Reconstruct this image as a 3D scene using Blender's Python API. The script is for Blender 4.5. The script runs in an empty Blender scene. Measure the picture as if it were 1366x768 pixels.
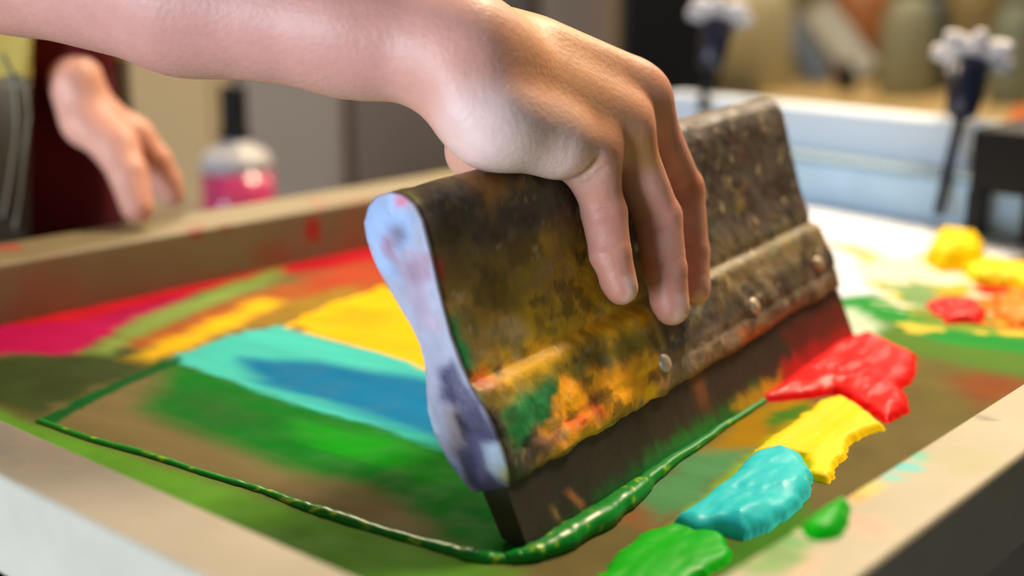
import bpy, bmesh, math
import numpy as np
from mathutils import Vector, Matrix

SC = bpy.context.scene
COL = SC.collection
rng = np.random.RandomState(7)

# ------------------------------------------------------------------ camera and measuring
FPX = 1716.0
PITCH = math.radians(13.72)
T = 0.900                      # height of the stretched mesh above the floor
CAM = np.array([0.0, 0.0, T + 0.205])
S = 0.205 / 0.23
FWD = np.array([0, math.cos(PITCH), -math.sin(PITCH)])
UPV = np.array([0, math.sin(PITCH), math.cos(PITCH)])
RGT = np.array([1.0, 0, 0])
def ray(u, v): return FWD + RGT * (u - 683) / FPX + UPV * (384 - v) / FPX
def at_z(u, v, z):
    r = ray(u, v); return CAM + r * (z - CAM[2]) / r[2]
def at_d(u, v, d): return CAM + ray(u, v) * d
def at_plane(u, v, p, n):
    r = ray(u, v); return CAM + r * (((p - CAM) @ n) / (r @ n))
AZ = math.radians(41.05)
A = np.array([math.sin(AZ), math.cos(AZ), 0.0])      # along the screen's long bars
B = np.array([-A[1], A[0], 0.0])                     # along its short bars
def AB(a, b, z): return A * a + B * b + np.array([0, 0, z])

# ------------------------------------------------------------------ small helpers
def lin(c):
    c = np.asarray(c, float) / 255.0
    return np.where(c <= 0.04045, c / 12.92, ((c + 0.055) / 1.055) ** 2.4)
_tab = rng.rand(16, 256, 256)
def vnoise(x, y, seed=0):
    t = _tab[seed % 16]
    xi = np.floor(x).astype(int); yi = np.floor(y).astype(int)
    fx = x - xi; fy = y - yi
    fx = fx * fx * (3 - 2 * fx); fy = fy * fy * (3 - 2 * fy)
    a = t[xi & 255, yi & 255]; b = t[(xi + 1) & 255, yi & 255]
    c = t[xi & 255, (yi + 1) & 255]; d = t[(xi + 1) & 255, (yi + 1) & 255]
    return (a * (1 - fx) + b * fx) * (1 - fy) + (c * (1 - fx) + d * fx) * fy
def fbm(x, y, seed=0, o=4):
    s = 0; w = 0.5; tot = 0
    for i in range(o):
        s = s + w * vnoise(x * 2 ** i + 13.7 * i, y * 2 ** i + 5.1 * i, seed + i); tot += w; w *= 0.55
    return s / tot - 0.5
def sstep(x, a, b):
    t = np.clip((x - a) / (b - a), 0, 1); return t * t * (3 - 2 * t)
def poly_sd(P, poly):
    """signed distance to a polygon, positive inside"""
    poly = np.asarray(poly, float); N = len(poly)
    d = np.full(len(P), 1e9); ins = np.zeros(len(P), bool)
    for i in range(N):
        a = poly[i]; b = poly[(i + 1) % N]; e = b - a
        w = P - a
        t = np.clip((w @ e) / max(e @ e, 1e-12), 0, 1)
        q = w - t[:, None] * e
        d = np.minimum(d, np.einsum('ij,ij->i', q, q))
        if abs(b[1] - a[1]) > 1e-12:
            c = ((a[1] > P[:, 1]) != (b[1] > P[:, 1])) & (P[:, 0] < (b[0] - a[0]) * (P[:, 1] - a[1]) / (b[1] - a[1]) + a[0])
            ins ^= c
    d = np.sqrt(d)
    return np.where(ins, d, -d)

def link(o, parent=None):
    COL.objects.link(o)
    if parent is not None:
        o.parent = parent
        o.matrix_parent_inverse = Matrix.Translation(-Vector(parent.location))
    return o
def mesh_obj(name, V, Fc, mat, parent=None, col=None, smooth=True):
    me = bpy.data.meshes.new(name)
    me.from_pydata([tuple(map(float, v)) for v in V], [], [tuple(int(i) for i in f) for f in Fc])
    if smooth:
        me.polygons.foreach_set('use_smooth', [True] * len(me.polygons))
    if col is not None:
        at = me.color_attributes.new('paint', 'FLOAT_COLOR', 'POINT')
        c4 = np.ones((len(me.vertices), 4), np.float32); c4[:, :3] = col
        at.data.foreach_set('color', c4.ravel())
    me.update()
    o = bpy.data.objects.new(name, me)
    if mat: me.materials.append(mat)
    return link(o, parent)
def bm_obj(name, bm, mat, parent=None, smooth=True, bevel=0, seg=2, sub=0):
    me = bpy.data.meshes.new(name)
    bmesh.ops.recalc_face_normals(bm, faces=bm.faces)
    bm.to_mesh(me); bm.free()
    if smooth: me.polygons.foreach_set('use_smooth', [True] * len(me.polygons))
    o = bpy.data.objects.new(name, me)
    if mat: me.materials.append(mat)
    link(o, parent)
    if bevel:
        m = o.modifiers.new('bevel', 'BEVEL'); m.width = bevel; m.segments = seg; m.limit_method = 'ANGLE'
        m.harden_normals = True
    if sub:
        m = o.modifiers.new('sub', 'SUBSURF'); m.levels = sub; m.render_levels = sub
    return o
def tag(o, label=None, cat=None, group=None, kind=None):
    if label: o['label'] = label
    if cat: o['category'] = cat
    if group: o['group'] = group
    if kind: o['kind'] = kind
    return o
def thing(name, loc, label, cat, group=None):
    o = bpy.data.objects.new(name, None); o.location = tuple(map(float, loc)); o.empty_display_size = 0.05
    COL.objects.link(o)
    return tag(o, label, cat, group)
def add_box(bm, c, ax, ay, az):
    """box from centre and three half-axis vectors"""
    c, ax, ay, az = (np.asarray(q, float) for q in (c, ax, ay, az))
    vs = [bm.verts.new(tuple(c + sx * ax + sy * ay + sz * az)) for sx in (-1, 1) for sy in (-1, 1) for sz in (-1, 1)]
    for f in ((0, 1, 3, 2), (4, 6, 7, 5), (0, 4, 5, 1), (2, 3, 7, 6), (0, 2, 6, 4), (1, 5, 7, 3)):
        bm.faces.new([vs[i] for i in f])
X, Y, Z = np.eye(3)
def box_obj(name, lo, hi, mat, parent=None, bevel=0.004, kind=None):
    bm = bmesh.new(); lo = np.array(lo, float); hi = np.array(hi, float); h = (hi - lo) / 2
    add_box(bm, (lo + hi) / 2, X * h[0], Y * h[1], Z * h[2])
    o = bm_obj(name, bm, mat, parent, smooth=bevel > 0, bevel=bevel)
    if kind: o['kind'] = kind
    return o
def lathe(bm, prof, base, axis=(0, 0, 1), seg=32, lob=None):
    """prof: list of (radius, height); lob(angle) multiplies the radius"""
    ax = Vector(axis).normalized(); q = Vector((0, 0, 1)).rotation_difference(ax)
    rows = []
    for r, h in prof:
        row = []
        for i in range(seg):
            t = 2 * math.pi * i / seg; k = lob(t) if lob else 1
            row.append(bm.verts.new(Vector(base) + q @ Vector((r * k * math.cos(t), r * k * math.sin(t), h))))
        rows.append(row)
    for a, b in zip(rows, rows[1:]):
        for i in range(seg):
            bm.faces.new((a[i], a[(i + 1) % seg], b[(i + 1) % seg], b[i]))
    bm.faces.new(rows[0][::-1]); bm.faces.new(rows[-1])
def lathe_obj(name, prof, base, mat, parent=None, axis=(0, 0, 1), seg=32, lob=None, bevel=0):
    bm = bmesh.new(); lathe(bm, prof, base, axis, seg, lob)
    return bm_obj(name, bm, mat, parent, bevel=bevel)
def tube_mesh(path, rad, seg=12, flat=1.0):
    path = np.asarray(path, float); n = len(path); V = []; Fc = []
    for i in range(n):
        t = path[min(i + 1, n - 1)] - path[max(i - 1, 0)]; t /= np.linalg.norm(t)
        s = np.cross(t, Z); s /= max(np.linalg.norm(s), 1e-9); u = np.cross(s, t)
        for k in range(seg):
            g = 2 * math.pi * k / seg
            V.append(path[i] + rad[i] * (s * math.cos(g) + u * flat * math.sin(g)))
    for i in range(n - 1):
        for k in range(seg):
            Fc.append((i * seg + k, i * seg + (k + 1) % seg, (i + 1) * seg + (k + 1) % seg, (i + 1) * seg + k))
    Fc.append(tuple(range(seg))[::-1]); Fc.append(tuple((n - 1) * seg + k for k in range(seg)))
    return V, Fc
def catmull(pts, n):
    P = np.asarray(pts, float); P = np.vstack([2 * P[0] - P[1], P, 2 * P[-1] - P[-2]]); out = []
    m = len(P) - 3
    for t in np.linspace(0, m - 1e-6, n):
        i = int(t); f = t - i; a, b, c, d = P[i:i + 4]
        out.append(0.5 * ((2 * b) + (c - a) * f + (2 * a - 5 * b + 4 * c - d) * f * f + (3 * b - a - 3 * c + d) * f ** 3))
    return np.array(out)

# ------------------------------------------------------------------ materials
def mat(name, base=None, rough=0.5, metal=0.0, attr=False, bump=0.0, bscale=200.0, mottle=0.0, mscale=8.0,
        coat=0.0, sss=0.0, spec=0.5, trans=0.0, rvar=0.0, stretch=None):
    m = bpy.data.materials.new(name); m.use_nodes = True
    nt = m.node_tree; N = nt.nodes; L = nt.links
    b = N['Principled BSDF']
    b.inputs['Roughness'].default_value = rough; b.inputs['Metallic'].default_value = metal
    b.inputs['Specular IOR Level'].default_value = spec
    b.inputs['Coat Weight'].default_value = coat; b.inputs['Coat Roughness'].default_value = 0.08
    b.inputs['Transmission Weight'].default_value = trans
    if sss:
        b.inputs['Subsurface Weight'].default_value = sss; b.inputs['Subsurface Radius'].default_value = (1, .35, .2)
        b.inputs['Subsurface Scale'].default_value = 0.004
    tc = N.new('ShaderNodeTexCoord'); src = tc.outputs['Object']
    if stretch:
        mp = N.new('ShaderNodeMapping'); mp.inputs['Scale'].default_value = stretch
        L.new(src, mp.inputs['Vector']); src = mp.outputs['Vector']
    if attr:
        a = N.new('ShaderNodeVertexColor'); a.layer_name = 'paint'; c = a.outputs['Color']
    else:
        r = N.new('ShaderNodeRGB'); r.outputs[0].default_value = (*lin(base), 1); c = r.outputs[0]
    nz = N.new('ShaderNodeTexNoise'); nz.inputs['Scale'].default_value = mscale; nz.inputs['Detail'].default_value = 6
    L.new(src, nz.inputs['Vector'])
    if mottle:
        mr = N.new('ShaderNodeMapRange'); mr.inputs['From Min'].default_value = 0.3; mr.inputs['From Max'].default_value = 0.7
        mr.inputs['To Min'].default_value = 1 - mottle; mr.inputs['To Max'].default_value = 1 + mottle
        L.new(nz.outputs['Fac'], mr.inputs['Value'])
        mx = N.new('ShaderNodeMix'); mx.data_type = 'RGBA'; mx.blend_type = 'MULTIPLY'; mx.inputs[0].default_value = 1
        L.new(c, mx.inputs[6]); L.new(mr.outputs['Result'], mx.inputs[7]); c = mx.outputs[2]
    L.new(c, b.inputs['Base Color'])
    if rvar:
        mr2 = N.new('ShaderNodeMapRange'); mr2.inputs['From Min'].default_value = 0.35; mr2.inputs['From Max'].default_value = 0.65
        mr2.inputs['To Min'].default_value = max(0.02, rough - rvar); mr2.inputs['To Max'].default_value = rough + rvar
        L.new(nz.outputs['Fac'], mr2.inputs['Value']); L.new(mr2.outputs['Result'], b.inputs['Roughness'])
    if bump:
        n2 = N.new('ShaderNodeTexNoise'); n2.inputs['Scale'].default_value = bscale; n2.inputs['Detail'].default_value = 4
        L.new(src, n2.inputs['Vector'])
        bp = N.new('ShaderNodeBump'); bp.inputs['Strength'].default_value = bump; bp.inputs['Distance'].default_value = 0.002
        L.new(n2.outputs['Fac'], bp.inputs['Height']); L.new(bp.outputs['Normal'], b.inputs['Normal'])
    return m
M = {}
M['frame'] = mat('dusty_aluminium', attr=True, rough=0.55, metal=0.0, mottle=0.06, mscale=30, bump=0.15, bscale=350)
M['fabric'] = mat('inked_mesh', attr=True, rough=0.6, bump=0.04, bscale=500, mottle=0.04, mscale=60, rvar=0.12, spec=0.02)
M['squeegee'] = mat('crusted_wood', attr=True, rough=0.55, bump=0.5, bscale=160, mottle=0.22, mscale=55, rvar=0.15)
M['cap'] = mat('painted_end', attr=True, rough=0.5, bump=0.3, bscale=150, mottle=0.1, mscale=60)
M['blade'] = mat('rubber', attr=True, rough=0.42, bump=0.2, bscale=150, mottle=0.15, mscale=60)
M['screw'] = mat('dull_screw', (196, 178, 156), rough=0.4, metal=0.2)
M['skin'] = mat('skin', attr=True, rough=0.48, sss=0.25, bump=0.16, bscale=420, mottle=0.05, mscale=90, spec=0.4)
def ink(name, c, **k): return mat(name, c, rough=k.pop('rough', 0.42), coat=k.pop('coat', 0.05), bump=k.pop('bump', 0.10), bscale=k.pop('bscale', 90), mottle=0.05, mscale=40, spec=0.16)
M['ink_red'] = ink('wet_red', (228, 4, 4)); M['ink_yellow'] = ink('wet_yellow', (255, 216, 0), rough=0.5, coat=0.0)
M['ink_teal'] = ink('wet_teal', (44, 204, 216)); M['ink_green'] = ink('wet_green', (2, 172, 8))
M['ink_dgreen'] = mat('wet_deep_green', attr=True, rough=.3, bump=.15, bscale=90, spec=.3); M['ink_orange'] = ink('wet_orange', (232, 130, 25))
M['shirt'] = mat('maroon_cotton', (92, 20, 28), rough=0.9, bump=0.3, bscale=300, mottle=0.1, spec=0.2)
M['jacket'] = mat('khaki_canvas', (178, 156, 78), rough=0.85, bump=0.3, bscale=300, mottle=0.12, mscale=20, spec=0.2)
M['jpanel'] = mat('grey_canvas', (104, 94, 76), rough=0.85, bump=0.3, bscale=300, mottle=0.15, mscale=20, spec=0.2)
M['piping'] = mat('pale_piping', (128, 118, 98), rough=0.8)
M['trousers'] = mat('dark_denim', (34, 36, 44), rough=0.9, bump=0.2, bscale=300)
M['hair'] = mat('brown_hair', (60, 42, 30), rough=0.7, bump=0.6, bscale=120)
M['wall'] = mat('beige_wall', (176, 150, 108), rough=0.85, mottle=0.05, mscale=1.5)
M['wall2'] = mat('tan_wall', (150, 138, 108), rough=0.85, mottle=0.12, mscale=1.2)
M['floor'] = mat('dark_concrete', (52, 54, 60), rough=0.6, mottle=0.2, mscale=4)
M['black'] = mat('black_steel', (13, 13, 16), rough=0.5, spec=.25)
M['slate'] = mat('slate_enamel', (58, 62, 72), rough=0.5)
M['grey_cab'] = mat('grey_brown_laminate', (126, 110, 94), rough=0.6, mottle=0.05, mscale=3)
M['brown_cab'] = mat('brown_laminate', (92, 74, 56), rough=0.6, mottle=0.08, mscale=3)
M['tan_cab'] = mat('tan_laminate', (146, 122, 100), rough=0.6)
M['wood'] = mat('pale_wood', (186, 158, 104), rough=0.55, mottle=0.12, mscale=6, stretch=(1, 8, 8))
M['white'] = mat('white_plastic', (188, 186, 190), rough=0.35, coat=0.1)
M['clamp'] = mat('pale_enamel', (214, 226, 238), rough=0.4)
M['jaw'] = mat('grey_blue_enamel', (128, 152, 168), rough=.5)
M['chrome'] = mat('chrome', (225, 222, 226), rough=0.18, metal=0.9)
M['navy'] = mat('navy_plastic', (24, 28, 48), rough=0.35)
M['pink'] = mat('pink_liquid_plastic', (200, 62, 110), rough=0.25, coat=0.4)

# ------------------------------------------------------------------ painting on surfaces (dried ink as colour)
def paint(P2, base, layers, seed=0):
    """P2: plane coordinates in metres. layers: (polygon, colour, softness, warp, (sx, sy) noise stretch, strength)"""
    C3 = np.tile(lin(base), (len(P2), 1))
    for k, Ly in enumerate(layers):
        poly, c, soft, warp = Ly[:4]
        st = Ly[4] if len(Ly) > 4 else (1, 1); amt = Ly[5] if len(Ly) > 5 else 1.0
        lo = np.min(poly, 0) - soft * 2 - warp * 2; hi = np.max(poly, 0) + soft * 2 + warp * 2
        idx = np.where((P2 > lo).all(1) & (P2 < hi).all(1))[0]
        if len(idx) == 0: continue
        q = P2[idx]
        n1 = fbm(q[:, 0] * 90 * st[0] + k * 7.3, q[:, 1] * 90 * st[1] + k * 3.1, seed + k, 4)
        sd = poly_sd(q, poly) + n1 * 2 * warp
        al = sstep(sd, -soft, soft) * amt
        n2 = fbm(q[:, 0] * 60 * st[0] + k * 1.7, q[:, 1] * 60 * st[1] + 9.1 * k, seed + k + 5, 4)
        cc = lin(c)[None, :] * (1 + 0.35 * n2)[:, None]
        C3[idx] = C3[idx] * (1 - al[:, None]) + cc * al[:, None]
    return np.clip(C3, 0.002, 0.95)

# squeegee axes (also the direction in which the dried ink is smeared)
Q0 = at_z(690, 730, T); Q1 = at_z(1125, 452, T)
SD = Q1 - Q0; SL = float(np.linalg.norm(SD)); SD /= SL
SN = np.array([-SD[1], SD[0], 0.0])
def to_sm(P): q = np.asarray(P) - Q0; return np.stack([q @ SD, q @ SN], -1)
def mp(*pts): return np.array([to_sm(at_z(u, v, T)) for u, v in pts])

# ------------------------------------------------------------------ the printing screen
HB = 0.042 * S
SKEW = 0.19
a0o, a0i, a1i, a1o = 0.2206 * S, 0.2543 * S, 1.165 * S, 1.202 * S
b0o, b0i, b1i, b1o = 0.165 * S, 0.1995 * S, 0.808 * S, 0.872 * S
screen = thing('printing_screen', AB((a0o + a1o) / 2, (b0o + b1o) / 2, T),
               'large aluminium framed printing screen smeared with bright ink under the squeegee', 'printing screen')
def bar(alo, ahi, blo, bhi, base, spots, axis, skew=0.0):
    """hollow-section bar with rounded corners, sampled finely enough to carry its ink stains"""
    if axis == 'a': l0, l1, w0, w1 = alo, ahi, blo, bhi
    else: l0, l1, w0, w1 = blo, bhi, alo, ahi
    r = 0.0022; prof = []
    zb, zt = T - 0.002, T + HB
    for cx, cz, s in ((w0 + r, zb + r, 180), (w1 - r, zb + r, 270), (w1 - r, zt - r, 0), (w0 + r, zt - r, 90)):
        for k in range(4):
            g = math.radians(s + 30 * k); prof.append((cx + r * math.cos(g), cz + r * math.sin(g)))
    dense = []
    for i, p in enumerate(prof):
        q = prof[(i + 1) % len(prof)]; n = max(1, int(math.hypot(q[0] - p[0], q[1] - p[1]) / 0.003))
        for k in range(n): dense.append((p[0] + (q[0] - p[0]) * k / n, p[1] + (q[1] - p[1]) * k / n))
    ls = np.linspace(l0, l1, max(2, int((l1 - l0) / 0.003))); m = len(dense); V = []
    for l in ls:
        for w, z in dense: V.append(AB(l, w, z) if axis == 'a' else AB(w + skew * (l - .48 * S), l, z))
    Fc = []
    for i in range(len(ls) - 1):
        for k in range(m):
            Fc.append((i * m + k, (i + 1) * m + k, (i + 1) * m + (k + 1) % m, i * m + (k + 1) % m))
    Fc.append(tuple(range(m))); Fc.append(tuple((len(ls) - 1) * m + k for k in range(m))[::-1])
    V = np.array(V)
    x = V @ A; y = V @ B
    c = np.tile(lin(base), (len(V), 1)) * (1 + 0.10 * fbm(x * 30, y * 30 + V[:, 2] * 40, 3))[:, None]
    for (p, rad, colr, amt) in spots:
        d = np.linalg.norm(V - p, axis=1) + rad * 1.3 * fbm(x * 220 + rad * 999, (y + V[:, 2]) * 220, 5)
        al = sstep(-d, -rad, -rad * 0.6) * amt
        c = c * (1 - al[:, None]) + lin(colr) * al[:, None]
    o = mesh_obj('frame_bar', V, Fc, M['frame'], screen, c, smooth=True)
    m_ = o.modifiers.new('wn', 'WEIGHTED_NORMAL')
    return o
zt = T + HB
pin = lambda u, v: at_plane(u, v, AB(0, b1i, T), B)      # a point on the inner face of the long bar by the printer
sp_back = [(pin(417, 308), .011, (170, 30, 18), 1), (pin(430, 270), .006, (165, 45, 25), .9), (pin(262, 306), .008, (140, 40, 20), .7),
           (pin(300, 300), .007, (120, 60, 30), .6), (pin(360, 345), .018, (150, 70, 40), .5), (pin(60, 395), .03, (140, 80, 60), .4),
           (pin(480, 300), .03, (150, 80, 50), .45), (at_z(8, 330, zt), .011, (175, 40, 25), .9), (at_z(265, 300, zt), .007, (150, 60, 20), .8),
           (at_z(425, 268, zt), .009, (160, 50, 25), .8), (at_z(520, 236, zt), .012, (128, 118, 50), .7), (at_z(600, 232, zt), .03, (140, 128, 70), .6)]
sp_right = [(at_z(1205, 622, zt), .007, (60, 190, 190), .9), (at_z(1220, 608, zt), .006, (70, 185, 160), .8), (at_z(1190, 636, zt), .006, (90, 195, 190), .7),
            (at_z(1152, 652, zt), .006, (205, 190, 60), .8), (at_z(1138, 662, zt), .005, (200, 160, 60), .8), (at_z(1165, 645, zt), .005, (190, 190, 90), .6),
            (at_z(1160, 703, zt), .009, (215, 150, 130), .6), (at_z(1060, 745, zt), .012, (205, 165, 130), .5), (at_z(1312, 557, zt), .004, (110, 95, 70), .7),
            (at_z(1300, 612, zt), .02, (160, 155, 110), .5), (at_z(1040, 738, zt), .009, (70, 140, 40), .9), (at_z(1060, 722, zt), .007, (60, 150, 40), .9), (at_z(1015, 758, zt), .008, (90, 150, 50), .8)]
bar(a0o, a0i, b0o, b1o, (186, 178, 160), [(at_z(90, 595, zt), .03, (214, 190, 165), .5)], 'b')
bar(a0i, a1i - .050, b0o, b0i, (172, 163, 138), sp_right, 'a')
bar(a0i, a1i + .056, b1i, b1o, (126, 114, 82), sp_back, 'a')
bar(a1i, a1o, b0o - .004, b1o + .004, (176, 204, 224), [], 'b', SKEW)  # bluish daylight on the far bar is put into its base colour

# the stretched mesh, dyed with years of ink
st = 0.0013
ga = np.arange(a0i - .001, a1i + .056, st); gb = np.arange(b0i - .001, b1i + .0015, st)
GA, GB = np.meshgrid(ga, gb, indexing='ij')
V = A[None] * GA.ravel()[:, None] + B[None] * GB.ravel()[:, None]; V[:, 2] = T
na, nb = GA.shape
I = np.arange(na * nb).reshape(na, nb)
Fc = np.stack([I[:-1, :-1].ravel(), I[1:, :-1].ravel(), I[1:, 1:].ravel(), I[:-1, 1:].ravel()], 1)
Q = to_sm(V)
quad_ok = lambda f: (V[f] @ A).max(1) < a1i + .004 + SKEW * ((V[f] @ B).mean(1) - .48 * S)
Fc = Fc[quad_ok(Fc)]
nS = (1.0, 0.16)      # streaks run along the pull of the squeegee
Lm = [
    (mp((-60, 480), (180, 462), (235, 482), (55, 560), (-60, 530)), (56, 70, 38), .012, .004),
    (mp((-80, 520), (50, 566), (350, 662), (600, 738), (700, 760), (800, 860), (400, 800), (-80, 540)), (86, 142, 44), .006, .003),
    (mp((-40, 436), (90, 414), (290, 372), (250, 398), (150, 445), (105, 472), (-40, 474)), (170, 20, 80), .006, .006, nS),
    (mp((-40, 436), (250, 374), (520, 322), (520, 348), (380, 366), (270, 388), (90, 430)), (190, 30, 44), .006, .005, nS),
    (mp((160, 458), (330, 392), (520, 345), (560, 380), (380, 414), (260, 446), (190, 466)), (160, 84, 38), .012, .010, (1.0, .07)),
    (mp((110, 470), (200, 418), (300, 380), (372, 356), (378, 369), (290, 406), (200, 440), (150, 474)), (122, 150, 74), .009, .008, (1.0, .08)),
    (mp((400, 372), (520, 338), (545, 360), (440, 392)), (166, 66, 36), .012, .008, nS),
    (mp((175, 476), (265, 434), (350, 398), (385, 404), (280, 452), (205, 482)), (226, 182, 22), .010, .009, (1.0, .07)),
    (mp((330, 440), (380, 405), (470, 380), (480, 392), (400, 425)), (150, 120, 40), .008, .006, nS),
    (mp((368, 438), (425, 411), (512, 381), (560, 396), (640, 520), (560, 492), (470, 462)), (232, 184, 8), .0016, .005, (2.2, .3)),
    (mp((420, 425), (470, 408), (530, 415), (500, 440)), (226, 160, 10), .012, .006, nS, .7),
    (mp((330, 454), (350, 446), (372, 452), (350, 464)), (112, 104, 88), .003, .003), (mp((285, 470), (300, 463), (318, 468), (300, 476)), (96, 112, 98), .003, .003),
    (mp((380, 442), (392, 434), (410, 436), (396, 446)), (140, 96, 50), .003, .003),
    (mp((70, 552), (180, 502), (250, 506), (300, 540), (400, 612), (470, 640), (560, 690), (600, 722), (450, 680), (250, 612)), (116, 104, 72), .014, .010, (1, .35)),
    (mp((232, 478), (330, 505), (450, 540), (570, 580), (680, 615), (700, 745), (600, 715), (525, 668), (400, 632), (290, 592), (190, 545)), (0, 112, 28), .012, .006, nS),
    (mp((228, 480), (282, 455), (372, 433), (470, 460), (570, 494), (640, 515), (640, 615), (570, 592), (440, 552), (330, 517), (270, 497)), (66, 190, 186), .003, .007, (1.6, .3)),
    (mp((320, 478), (420, 482), (560, 502), (640, 520), (640, 600), (570, 580), (450, 545), (350, 512)), (0, 116, 172), .010, .008, nS),
    (mp((400, 560), (500, 575), (640, 615), (690, 720), (620, 680), (520, 630), (430, 600)), (0, 150, 14), .014, .01, nS),
    (mp((200, 520), (300, 525), (350, 560), (270, 575)), (40, 92, 40), .02, .01, nS, .7),
    (mp((400, 632), (500, 645), (570, 700), (500, 685)), (126, 100, 66), .010, .008, nS, .6),
    (mp((605, 650), (650, 660), (720, 740), (640, 740), (600, 715)), (6, 112, 32), .010, .006),
    (mp((45, 562), (170, 500), (240, 474), (246, 481), (175, 511), (66, 568)), (14, 86, 36), .0025, .003),
    # to the right of the squeegee
    (mp((700, 760), (830, 690), (900, 640), (1000, 560), (1130, 470), (1300, 470), (1420, 540), (1100, 700), (900, 800), (700, 820)), (108, 98, 60), .02, .01),
    (mp((820, 690), (860, 660), (900, 690), (870, 710)), (140, 92, 56), .008, .006),
    (mp((930, 610), (1000, 545), (1060, 525), (1096, 540), (1015, 606), (960, 625)), (158, 122, 14), .007, .006, nS),
    (mp((840, 660), (925, 604), (1005, 602), (935, 672), (880, 694)), (84, 144, 96), .009, .007, nS),
    (mp((895, 705), (1000, 606), (1088, 542), (1096, 552), (1015, 622), (940, 705)), (150, 178, 20), .004, .004, (1, .4)),
    (mp((1015, 560), (1075, 536), (1085, 542), (1030, 575)), (70, 120, 30), .004, .004, nS),
    (mp((940, 745), (1000, 700), (1075, 665), (1090, 690), (1040, 735), (985, 790)), (66, 124, 36), .007, .006),
    (mp((1190, 440), (1300, 455), (1400, 490), (1420, 560), (1250, 560), (1200, 500)), (104, 96, 52), .02, .01),
    (mp((1265, 500), (1400, 480), (1400, 520), (1300, 545)), (130, 64, 34), .012, .01, nS, .8),
    (mp((1090, 430), (1130, 395), (1200, 398), (1300, 440), (1420, 470), (1420, 520), (1260, 480), (1150, 462)), (84, 122, 48), .012, .008, nS),
    (mp((1090, 404), (1150, 392), (1220, 400), (1300, 432), (1400, 452), (1400, 478), (1260, 456), (1160, 424)), (40, 142, 58), .006, .008, nS),
    (mp((1080, 412), (1140, 410), (1176, 432), (1160, 452), (1090, 450)), (186, 208, 186), .008, .006),
    (mp((940, 262), (1060, 262), (1270, 306), (1420, 330), (1300, 352), (1240, 384), (1170, 394), (1060, 400), (960, 380)), (212, 221, 236), .006, .006),
    (mp((1100, 322), (1150, 330), (1200, 350), (1190, 366), (1150, 345)), (222, 170, 90), .004, .006, (1, .4)),
    (mp((1170, 360), (1235, 338), (1300, 342), (1420, 365), (1420, 450), (1290, 440), (1215, 412)), (228, 176, 46), .005, .012),
    (mp((1190, 372), (1250, 384), (1260, 408), (1215, 404)), (70, 150, 60), .005, .010),
    (mp((1215, 366), (1240, 358), (1265, 366), (1240, 376)), (222, 110, 60), .004, .007),
    (mp((1150, 350), (1366, 350), (1400, 450), (1230, 440)), (236, 200, 80), .002, .022, (1, .4), .8),
    (mp((1180, 365), (1366, 352), (1400, 440), (1240, 430)), (200, 60, 24), .0015, .030, (1.2, .5), .75),
    (mp((1150, 345), (1330, 345), (1300, 420), (1200, 415)), (238, 232, 214), .0015, .030, (1.6, .5), .8),
    (mp((1170, 375), (1290, 380), (1320, 440), (1230, 435)), (60, 140, 56), .0015, .026, (1.3, .5), .8),
    (mp((1255, 408), (1300, 402), (1312, 424), (1268, 428)), (178, 28, 14), .003, .004),
    (mp((1300, 378), (1340, 374), (1350, 390), (1312, 392)), (184, 34, 16), .003, .004),
    (mp((1330, 395), (1400, 385), (1400, 440), (1340, 440)), (226, 128, 34), .005, .008),
    (mp((1345, 395), (1356, 390), (1360, 440), (1350, 440)), (150, 50, 16), .003, .004),
    (mp((1240, 385), (1290, 378), (1296, 396), (1262, 398)), (180, 170, 50), .004, .006),
]
cm = paint(Q, (104, 97, 60), Lm, 1) * .9
fabric = mesh_obj('mesh_fabric', V, Fc, M['fabric'], screen, cm, smooth=False)
fabric['label'] = 'stretched mesh stained with smears of coloured ink'

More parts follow.
